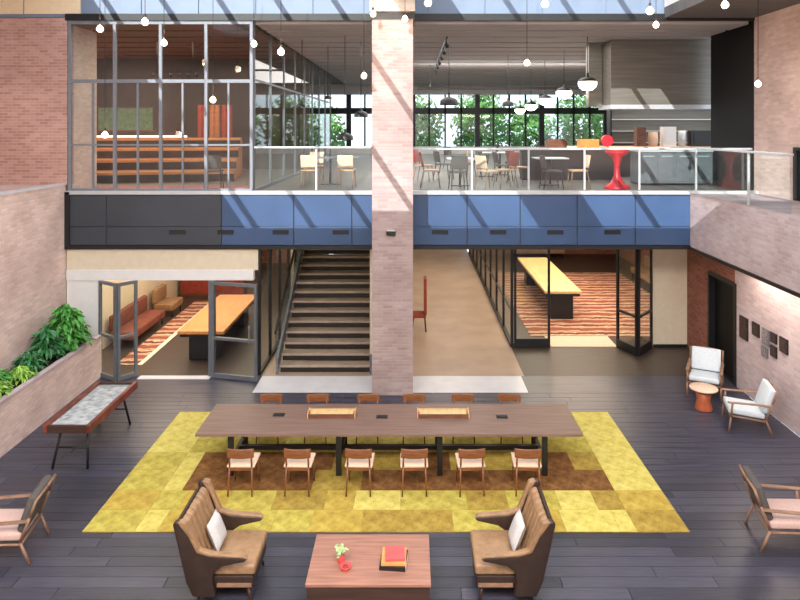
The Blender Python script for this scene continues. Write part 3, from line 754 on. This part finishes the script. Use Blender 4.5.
plant('bright lime green low plant spilling towards the planter front', (-7.55, 12.5, .84), 330, .30, .24, M['green_leaf_b'], .13, 4)
plant('mid green plant against the brick behind the lime one', (-7.82, 12.2, .84), 300, .32, .32, M['green_leaf'], .14, 5)
plant('lime and green plant at the left edge of the picture in the planter', (-7.6, 11.75, .84), 320, .34, .3, M['green_leaf_b'], .13, 6)
plant('dark green plant nearest the left edge against the brick', (-7.82, 11.45, .84), 300, .34, .36, M['green_leaf_c'], .15, 8)

# ================================================================== ATRIUM BULB PENDANTS
bulbs = [(100, 29, 12.2, 'over the top left corner of the lounge glazing'), (145, 22, 11.4, 'second from the left in the top row'),
         (164, 43, 12.6, 'just below the top left row beside a mullion'), (254, 44, 13.0, 'left one of the pair above the lounge corner'),
         (281, 52, 11.2, 'right one of the pair above the lounge corner, the largest'), (213, 100, 13.4, 'in front of the red panels of the lounge'),
         (105, 135, 13.2, 'lowest of all, in front of the lounge shelf'), (373, 14, 13.7, 'at the top left edge of the brick column'),
         (405, 19, 13.7, 'at the top right edge of the brick column'), (364, 76, 13.6, 'hanging low, just left of the brick column'),
         (428, 3, 11.0, 'at the top edge just right of the column'), (545, 4, 10.6, 'at the top edge above the dining area'),
         (527, 63, 13.6, 'hanging alone before the dark slatted ceiling'), (650, 11, 11.0, 'upper one of the pair above the steel hood'),
         (656, 25, 13.4, 'lower one of the pair above the steel hood'), (725, 5, 11.0, 'at the top edge near the right wall'),
         (758, 84, 12.9, 'at the edge of the upper right brick wall')]
for px, py, Y, where in bulbs:
    z = Z(py, Y)
    t = thing('bulb_pendant', 'warm bare bulb pendant '+where, 'lamp', (X(px, Y), Y, z), group='bare bulb pendants in the atrium')
    MB().lathe([(0, -.06), (.03, -.055), (.055, -.025), (.06, .0), (.05, .035), (.025, .06), (.018, .075)], n=14).build('bulb', M['bulb'], t)
    MB().lathe([(.02, .07), (.024, .07), (.024, .13), (0, .14)], n=10).build('socket', M['black'], t)
    top = (CE if X(px, Y) > 5.9 else 9.56)-z
    MB().cyl((0, 0, .13), (0, 0, top), .006, n=5).build('cord', M['black'], t)
    l = bpy.data.lights.new('bulb_light', 'POINT'); l.energy = 18; l.color = (1, .66, .38); l.shadow_soft_size = .07
    lo = bpy.data.objects.new('bulb_light', l); COL.objects.link(lo); lo.location = (X(px, Y), Y-.1, z-.02)

# ================================================================== UPPER LEVEL FURNISHING
# stadium tiers in the lounge
t = thing('stepped_seating', 'stepped plywood seating tiers behind the lounge glazing', 'seating', (-12.5, 16.95, UP), R(11))
for i in range(4):
    box('tier', M['tier_wood'], 0, 7.6, .9*i, .9*(i+1), 0.001, .30*(i+1), t)
    box('nosing', M['oak'], 0, 7.6, .9*i-.02, .9*i-.001, .30*(i+1)-.07, .30*(i+1), t)
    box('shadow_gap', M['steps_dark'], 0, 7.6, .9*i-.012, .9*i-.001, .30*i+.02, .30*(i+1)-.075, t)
t = tag(box('lounge_rug', M['rose'], -8.0, -3.9, 15.35, 16.9, UP, UP+.012), 'rose red rug strip inside the lounge glazing', 'rug')
t = thing('wall_shelf', 'long lit wooden shelf on the lounge back wall', 'shelf', (-9, 23.99, Z(139, 24)))
box('board', M['tier_wood'], -2.9, .8, -.35, 0, 0, .06, t); box('light_strip', M['strip_glow'], -2.9, .8, -.33, -.3, .07, .13, t)
t = thing('green_board', 'green board on the back wall of the lounge', 'board', (X(126, 24), 23.99, Z(130, 24)))
box('panel', M['chalk'], -1.0, 1.0, -.03, 0, 0, .8, t); box('frame', M['walnut'], -1.05, 1.05, -.02, 0, -.05, 0, t); box('frame', M['walnut'], -1.05, 1.05, -.02, 0, .8, .85, t)
for i, (px) in enumerate((203, 215, 227)):
    t = tag(MB().box(-.17, .17, -.03, .03, 0, 2.3).box(-.12, -.02, -.06, -.03, 0, 2.3).box(.04, .14, -.06, -.03, 0, 2.3).build('timber_screen', M['red_dull' if i % 2 == 0 else 'tier_wood']),
            ('left rust red', 'middle plywood', 'right rust red')[i]+' upright screen panel at the lounge end', 'screen', 'upright screens in the lounge')
    t.location = (X(px, 22), 22, UP)
# spot rail with spots near the lounge ceiling
t = thing('spot_rail', 'black ceiling rail with a row of small spots in the lounge', 'lamp', (X(185, 19), 18.2, CE))
zt_ = Z(73, 18.2)-CE
MB().box(-.65, .65, -.02, .02, zt_, zt_+.04).build('rail', M['black'], t)
for x in (-.5, .5): MB().cyl((x, 0, zt_+.04), (x, 0, -.13), .01).build('hanger', M['black'], t)
sp_ = MB().cyl((0, 0, 0), (0, 0, -.12), .04)
for i in range(6): part_at(sp_, 'spot', M['black'], (-.6+.24*i, 0, zt_), t)

def cafe_chair(label, seat_m, back_m, leg_m, group=None):
    t = thing('cafe_chair', label, 'chair', group=group)
    MB().box(-.21, .21, -.21, .21, .43, .47).build('seat', seat_m, t, .015, 3)
    MB().box(-.25, -.21, -.2, .2, .52, .84, rot=(0, R(-10), 0)).build('backrest', back_m, t, .015, 3)
    for sy in (-1, 1):
        MB().cyl((.18, sy*.17, .43), (.23, sy*.2, 0), .016, .012).build('leg', leg_m, t)
        MB().cyl((-.27, sy*.2, 0), (-.18, sy*.17, .45), .012, .016).cyl((-.18, sy*.17, .45), (-.24, sy*.17, .7), .016, .014).build('leg', leg_m, t)
    return t
def cafe_table(label, loc, w_=.7, m=None):
    t = thing('cafe_table', label, 'table', loc)
    MB().box(-w_/2, w_/2, -.35, .35, .71, .74).build('tabletop', m or M['rail'], t, .008)
    MB().cyl((0, 0, .02), (0, 0, .71), .03).build('pedestal', M['black'], t)
    MB().box(-.25, .25, -.03, .03, 0, .025).box(-.03, .03, -.25, .25, 0, .025).build('base', M['black'], t)
c1 = cafe_chair('pale wood cafe chair behind the balustrade, left of the column, left one', M['cafe_wood'], M['seat_pale'], M['frame_wood']); c1.location = (X(310, 16.6), 16.6, UP); c1.rotation_euler = (0, 0, R(90))
c2 = dup(c1, (X(347, 16.6), 16.55, UP), R(86), 'pale wood cafe chair behind the balustrade, closest to the column on its left')
c3 = dup(c1, (X(316, 18.4), 18.3, UP), R(-90), 'pale wood cafe chair across the balcony table, far side')
cafe_table('grey topped cafe table behind the two pale chairs left of the column', (X(330, 17.4), 17.45, UP), 1.5, M['steel'])
cr = cafe_chair('rust red backed chair with tan seat beside the column on the balcony', M['cafe_wood'], M['red_dull'], M['frame_wood']); cr.location = (X(431, 16.5), 16.5, UP); bk = [c for c in cr.children if c.name.startswith('backrest')][0]; bk.scale = (1.5, 1.15, 1.15); bk.location = (.1, 0, -.06); cr.rotation_euler = (0, 0, 0)
dup(cr, (X(505, 16.6), 16.6, UP), R(200), 'rust red backed chair left of the middle of the balcony, turned from its table')
dup(cr, (X(519, 17.8), 17.8, UP), R(20), 'rust red backed chair standing further back near the middle of the balcony')
dup(c1, (X(488, 16.2), 16.2, UP), R(35), 'pale wood chair between the balcony table and the red chairs')
dup(c1, (X(578, 16.4), 16.4, UP), R(180), 'pale wood chair turned sideways left of the red stool')
dup(cr, (X(424, 18.6), 18.6, UP), R(-20), 'rust red backed chair second row beside the column')
cafe_table('pale topped cafe table between the red chair and the column', (X(460, 17.0), 17.0, UP))
cafe_table('pale topped cafe table in front of the long divider cabinet', (X(550, 17.2), 17.2, UP), .85)
cafe_table('farther pale cafe table in the dining area', (X(500, 21), 21, UP), 1.2)
dup(c1, (X(474, 21), 21, UP), 0, 'distant pale chair at the left of the farther cafe table')
dup(cr, (X(530, 21), 21, UP), PI, 'distant red backed chair at the right of the farther cafe table')
ck = cafe_chair('charcoal chair at the far left of the second row, near the column', M['linen_dark'], M['linen_dark'], M['black']); ck.location = (X(444, 19.2), 19.2, UP); ck.rotation_euler = (0, 0, R(20))
for px, Y, a, lab in ((471, 19.4, 200, 'charcoal chair of the second row behind the pale chair'), (503, 18.6, 10, 'charcoal chair of the second row behind the rust red chairs'),
                      (512, 20.3, 170, 'charcoal chair of the second row left of the balcony divider'), (452, 24, 40, 'small distant charcoal chair near the windows, left'),
                      (492, 27, 160, 'small distant charcoal chair near the windows, middle'), (540, 25, 90, 'small distant charcoal chair near the windows, right'),
                      (552, 16.2, 5, 'charcoal chair at the table left of the sideways pale chair'), (458, 15.9, 95, 'charcoal chair close behind the balustrade near the column')):
    dup(ck, (X(px, Y), Y, UP), R(a), lab)
cafe_table('low dark table of the second row behind the rust red chairs', (X(488, 19.9), 20.3, UP), .8, M['walnut'])
dup(ck, (X(214, 15.95), 15.95, UP+.016), R(100), 'charcoal chair on the rose rug behind the lounge glazing')
# red stool
t = thing('bar_stool', 'bright red swivel stool with flared foot behind the balustrade', 'stool', (X(617, 16.3), 16.3, UP))
MB().lathe([(0, 0), (.32, 0), (.31, .05), (.16, .16), (.075, .34), (.07, .6), (.12, .78), (.28, .9), (.3, .93), (0, .94)], n=24).build('pedestal', M['red'], t)
MB().lathe([(0, .94), (.28, .94), (.3, .97), (.26, 1.01), (0, 1.02)], n=24).build('seat', M['red'], t)
MB().cyl((-.2, .05, .98), (-.24, .05, 1.2), .015).build('back_stem', M['red'], t)
MB().cyl((-.24, .0, 1.2), (-.24, .1, 1.2), .15, n=18).build('backrest', M['red'], t, .01)
# kitchen
t = thing('range_hood', 'tall brushed steel extractor hood over the open kitchen', 'hood', (X(661, 18), 18.6, Z(109, 18)))
hw = (X(712, 18)-X(612, 18))/2
box('canopy', M['hood'], -hw, hw, -.6, .5, .12, CE-Z(109, 18)-.14, t)
box('lip', M['rail'], -hw-.02, hw+.02, -.63, .53, 0, .12, t)
box('shaft', M['hood'], -hw-.4, -hw-.01, .2, .5, .1, CE-Z(109, 18)-.14, t)
t = thing('kitchen_counter', 'grey panelled kitchen counter behind the balustrade on the right', 'counter', (X(676, 17.3), 17.6, UP))
hw = .98
box('worktop', M['rail'], -hw-.03, hw+.03, -.35, .45, .88, .93, t); box('body', M['steel'], -hw, hw, -.3, .4, .05, .88, t); box('plinth', M['black'], -hw+.02, hw-.02, -.26, .4, 0, .05, t)
for i in range(4):
    d_ = box('door', M['steel'], -hw+.02+i*.4875, -hw+.47+i*.4875, -.325, -.301, .1, .84, t, .005)
    box('handle', M['rail'], -hw+.1+i*.4875, -hw+.39+i*.4875, -.345, -.325, .76, .78, d_)
t = thing('back_counter', 'long pale kitchen counter under the steel hood', 'counter', (X(670, 20), 20.6, UP))
box('worktop', M['seat_pale'], -3.2, 2, -.4, .4, .88, .94, t); box('body', M['black_panel'], -3.18, 1.98, -.36, .4, 0, .88, t)
t = thing('kitchen_shelving', 'dark kitchen wall unit with open shelves beside the hood', 'cabinet', (X(672, 22), 22.5, UP))
box('side', M['black'], -2.0, -1.94, -.2, .2, 0, 2.6, t); box('side', M['black'], 2.0, 2.06, -.2, .2, 0, 2.6, t); box('back', M['hood'], -1.94, 2.0, .16, .2, 0, 2.6, t)
for z in (.5, 1.0, 1.4, 1.8, 2.2, 2.56): box('shelf', M['rail'], -1.94, 2.0, -.2, .159, z, z+.03, t)
for i, (px, z, m, lab) in enumerate(((640, 0, 'walnut', 'brown wooden cutting board'), (653, 0, 'seat_pale', 'cream ceramic crock'), (668, 0, 'white', 'white appliance'), (682, 0, 'rail', 'pale steel pot'), (702, 0, 'black', 'black espresso machine'))):
    wv_, hv = ((.14, .6), (.16, .45), (.2, .62), (.13, .5), (.4, .5))[i]
    mb = MB()
    if i in (1, 3): mb.lathe([(0, 0), (wv_*.8, 0), (wv_, hv*.5), (wv_*.85, hv), (wv_*.7, hv), (0, hv*.95)], n=14)
    else: mb.box(-wv_, wv_, -.15, .15, 0, hv).box(-wv_*.8, wv_*.8, -.17, -.15, hv*.2, hv*.8)
    o = mb.build(('cutting_board', 'crock', 'mixer', 'stock_pot', 'coffee_machine')[i], M[m]); o.location = (X(px, 20.5), 20.5, UP+.94)
    tag(o, lab+' on the long kitchen counter', ('board', 'jar', 'appliance', 'pot', 'appliance')[i])
# long wooden bench counter with bread etc
t = thing('divider_cabinet', 'long low dark divider cabinet with pale top in the dining area', 'cabinet', (X(575, 19.2), 19.2, UP))
box('body', M['black_panel'], -1.6, 1.3, -.2, .2, 0, .88, t); box('top', M['seat_pale'], -1.63, 1.33, -.23, .23, .88, .93, t)
# crates on it
for i, px in enumerate((556, 588)):
    t = thing('wooden_crate', ('brown wooden crate on the left of the dining divider', 'honey wooden crate on the right of the dining divider')[i], 'crate', (X(px, 19.2), 19.2, UP+.93))
    m_ = M[('walnut', 'oak')[i]]
    MB().box(-.28, .28, -.18, .18, 0, .02).build('base', m_, t)
    for s_ in (-1, 1): MB().box(-.28, .28, s_*.17-.01, s_*.17+.01, .02, .26).build('side', m_, t); MB().box(s_*.27-.01, s_*.27+.01, -.16, .16, .02, .26).build('end', m_, t)
# dome pendants with glowing opal undersides
def dome(px, py, Y, r, label, m='lamp_glow', group='domed pendants of the upper level'):
    z = Z(py, Y); t = thing('dome_pendant', label, 'lamp', (X(px, Y), Y, z), group=group)
    MB().lathe([(r, .35*r if m else 0), (r*.95, r*.5), (r*.7, r*.72), (r*.25, r*.86), (.03, r*.95), (.03, r*1.3)], n=20).build('shade', M['black'], t)
    if m: MB().lathe([(0, -r*.62), (r*.5, -r*.54), (r*.85, -r*.26), (r*.98, .05*r), (r*.96, .34*r), (0, .36*r)], n=20).build('diffuser', M[m], t)
    MB().cyl((0, 0, r*1.2), (0, 0, CE-z-.001), .01, n=6).build('cord', M['black'], t)
dome(587.5, 85, 17.5, .25, 'largest domed opal pendant, nearest, in front of the steel hood')
dome(564, 94, 20.5, .25, 'second largest domed opal pendant of the row')
dome(545, 101, 23.5, .25, 'third domed opal pendant of the row')
dome(531, 107, 27.0, .25, 'fourth domed opal pendant of the row')
dome(520, 111, 31.0, .25, 'farthest domed opal pendant of the row')
dome(449, 105, 19.0, .27, 'black domed pendant before the green windows near the column', None)
dome(508, 106, 22, .2, 'small black pendant before the green windows', None)
dome(361, 117, 18.5, .2, 'black domed pendant close to the left side of the column', None)
dome(345, 140, 17.2, .22, 'low black domed pendant over the balcony table left of the column', None)
dome(328, 99, 19.5, .12, 'tiny black pendant high above the balcony table', None)
dome(302, 107, 18, .1, 'small black pendant near the glazed corridor', None)
t = thing('beam_added_uplight', 'long thin black suspended beam with an added uplight across the dining area', 'lamp', (3.7, 25, 7.28))
MB().box(-3.5, 3.5, -.06, .06, 0, .1).build('housing', M['black'], t)
for x in (-3, 0, 3): MB().cyl((x, 0, .1), (x, 0, CE-7.281), .008, n=6).build('hanger', M['black'], t)
area((3.7, 25, 7.4), (PI, 0, 0), 6.8, .1, 60, (1, .95, .9))  # upward light added to brighten the ceiling boards, bar built as its fixture
# track on ceiling
t = thing('ceiling_track', 'black ceiling track running towards the rear windows', 'lamp', (X(447, 17), 17, CE-.14))
MB().box(-.02, .02, 0, 10, -.08, -.04).build('track', M['black'], t)
sp_ = MB().cyl((0, 0, -.08), (.05, 0, -.26), .05)
for i in range(6): part_at(sp_, 'spot', M['black'], (0, .6+1.6*i, 0), t)
# ================================================================== LOWER ROOMS
def work_table(label, x0, x1, y0, y1, zt, m, name='games_table'):
    t = thing(name, label, 'table', ((x0+x1)/2, (y0+y1)/2, 0)); hx = (x1-x0)/2; hy = (y1-y0)/2
    box('tabletop', m, -hx, hx, -hy, hy, zt-.08, zt, t, .01)
    box('apron', M['black'], -hx+.05, hx-.05, -hy+.05, hy-.05, zt-.16, zt-.08, t)
    for s_ in (-1, 1):
        MB().box(-hx*.6, hx*.6, s_*(hy-.45)-.28, s_*(hy-.45)+.28, .02, zt-.16).build('pedestal', M['black'], t, .01)
    box('stretcher', M['black'], -.05, .05, -hy+.7, hy-.7, .1, .2, t)
work_table('honey wood topped table on black pedestals in the lower left room', -5.8, -4.65, 16.05, 19.6, .78, M['oak'])
work_table('pale wood topped table on black pedestals in the lower right room', 3.99, 5.1, 19.5, 24.6, .9, M['pale_oak'])
tag(box('striped_rug', M['kilim'], 3.3, 8.3, 18.06, 26, 0.001, .012), 'red and tan striped rug under the pale wood table', 'rug')
t = thing('striped_rug', 'red and tan striped rug with pale border left of the honey wood table', 'rug', (0, 0, 0))
box('field', M['kilim'], -7.25, -6.72, 15.9, 21.8, 0.001, .012, t); box('border', M['paper'], -6.72, -6.6, 15.9, 21.8, 0.001, .012, t)
def bench(label, loc, rz, L_=1.8, m='brown_fab'):
    t = thing('upholstered_bench', label, 'bench', loc, rz)
    MB().box(-L_/2, L_/2, -.3, .3, .2, .42).build('seat', M[m], t, .04, 3)
    MB().box(-L_/2, L_/2, .22, .36, .42, .85).build('backrest', M[m], t, .04, 3)
    for sx in (-1, 1):
        for sy in (-.24, .28): MB().cyl((sx*(L_/2-.1), sy, .21), (sx*(L_/2-.1), sy, 0), .02).build('leg', M['black'], t)
bench('red brown bench against the left wall of the lower left room', (-7.62, 18.2, 0), R(90), 2.2)
bench('short tan bench farther along the wall of the lower left room', (-7.6, 20.3, 0), R(90), .9, 'leather')
bench('red brown bench at the right wall of the lower right room', (8.8, 20.5, 0), R(-90), 2.6)
bench('tan bench at the right wall of the lower right room', (8.8, 24.0, 0), R(-90), 2.6, 'leather')
bench('tan bench at the far end of the lower right room', (5.6, 29.2, 0), 0, 2.4, 'leather')

t = thing('display_cabinet', 'red brown cabinet with dark recess behind the honey wood table', 'cabinet', (-6.9, 22.4, 0))
box('body', M['walnut'], -1.1, 1.1, 0, .5, 0, 1.9, t); 
for s_ in (-1, 1):
    d_ = box('door', M['red_dull'], min(s_*.02, s_*1.05), max(s_*.02, s_*1.05), -.03, -.001, .1, 1.8, t)
    MB().cyl((s_*.1, -.03, 1), (s_*.1, -.07, 1), .025).build('knob', M['rail'], d_)
t = thing('high_backed_chair', 'rust red high backed chair half hidden behind the column in the corridor', 'chair', (.2, 18.7, 0), PI)
MB().box(-.2, .2, -.25, .25, .4, .48).build('seat', M['red_dull'], t, .02, 3); MB().box(-.22, -.14, -.25, .25, .48, 1.5).build('backrest', M['red_dull'], t, .02, 3)
for sx in (-1, 1):
    for sy in (-1, 1): MB().cyl((sx*.16, sy*.2, .4), (sx*.2, sy*.22, 0), .02).build('leg', M['black'], t)

# ================================================================== OUTSIDE
sbox('ground', M['ground'], -40, 50, 38.3, 90, -.5, -.31)
def tree(x, y, h, seed, label):
    rt = random.Random(seed); t = thing('tree', label, 'tree', (x, y, -.3), group='trees outside the rear windows')
    MB().cyl((0, 0, 0), (.1, 0, h*.65), .16, .08, 8).build('trunk', M['bark'], t); mb = MB()
    for k in range(1500):
        d_ = Vector((rt.gauss(0, 1), rt.gauss(0, 1), rt.gauss(0, 1))).normalized(); r_ = rt.uniform(.45, 1)
        c = Vector((d_.x*2.0*r_, d_.y*2.0*r_, h*.68+d_.z*h*.34*r_)); q = Euler((rt.uniform(0, 6), rt.uniform(0, 6), 0)).to_matrix(); s_ = rt.uniform(.12, .26)
        mb.add([c+q @ Vector(v)*s_ for v in ((-1, 0, 0), (0, -.5, .1), (1, 0, 0), (0, .5, .1))], [(0, 1, 2, 3)])
    mb.build('crown', M['tree'], t)
for i, (x, y, h) in enumerate(((-6.5, 45, 8), (.2, 41.6, 8.2), (4.6, 44, 9), (8.2, 46, 8), (11.5, 44, 9), (15.5, 45, 8.6))):
    tree(x, y, h, 20+i, ('leafy tree outside seen through the gap left of the column', 'first leafy tree right of the column outside the rear windows', 'second leafy tree right of the column outside the rear windows', 'leafy tree outside behind the row of pendants', 'leafy tree outside behind the dining divider', 'leafy tree outside behind the kitchen')[i])
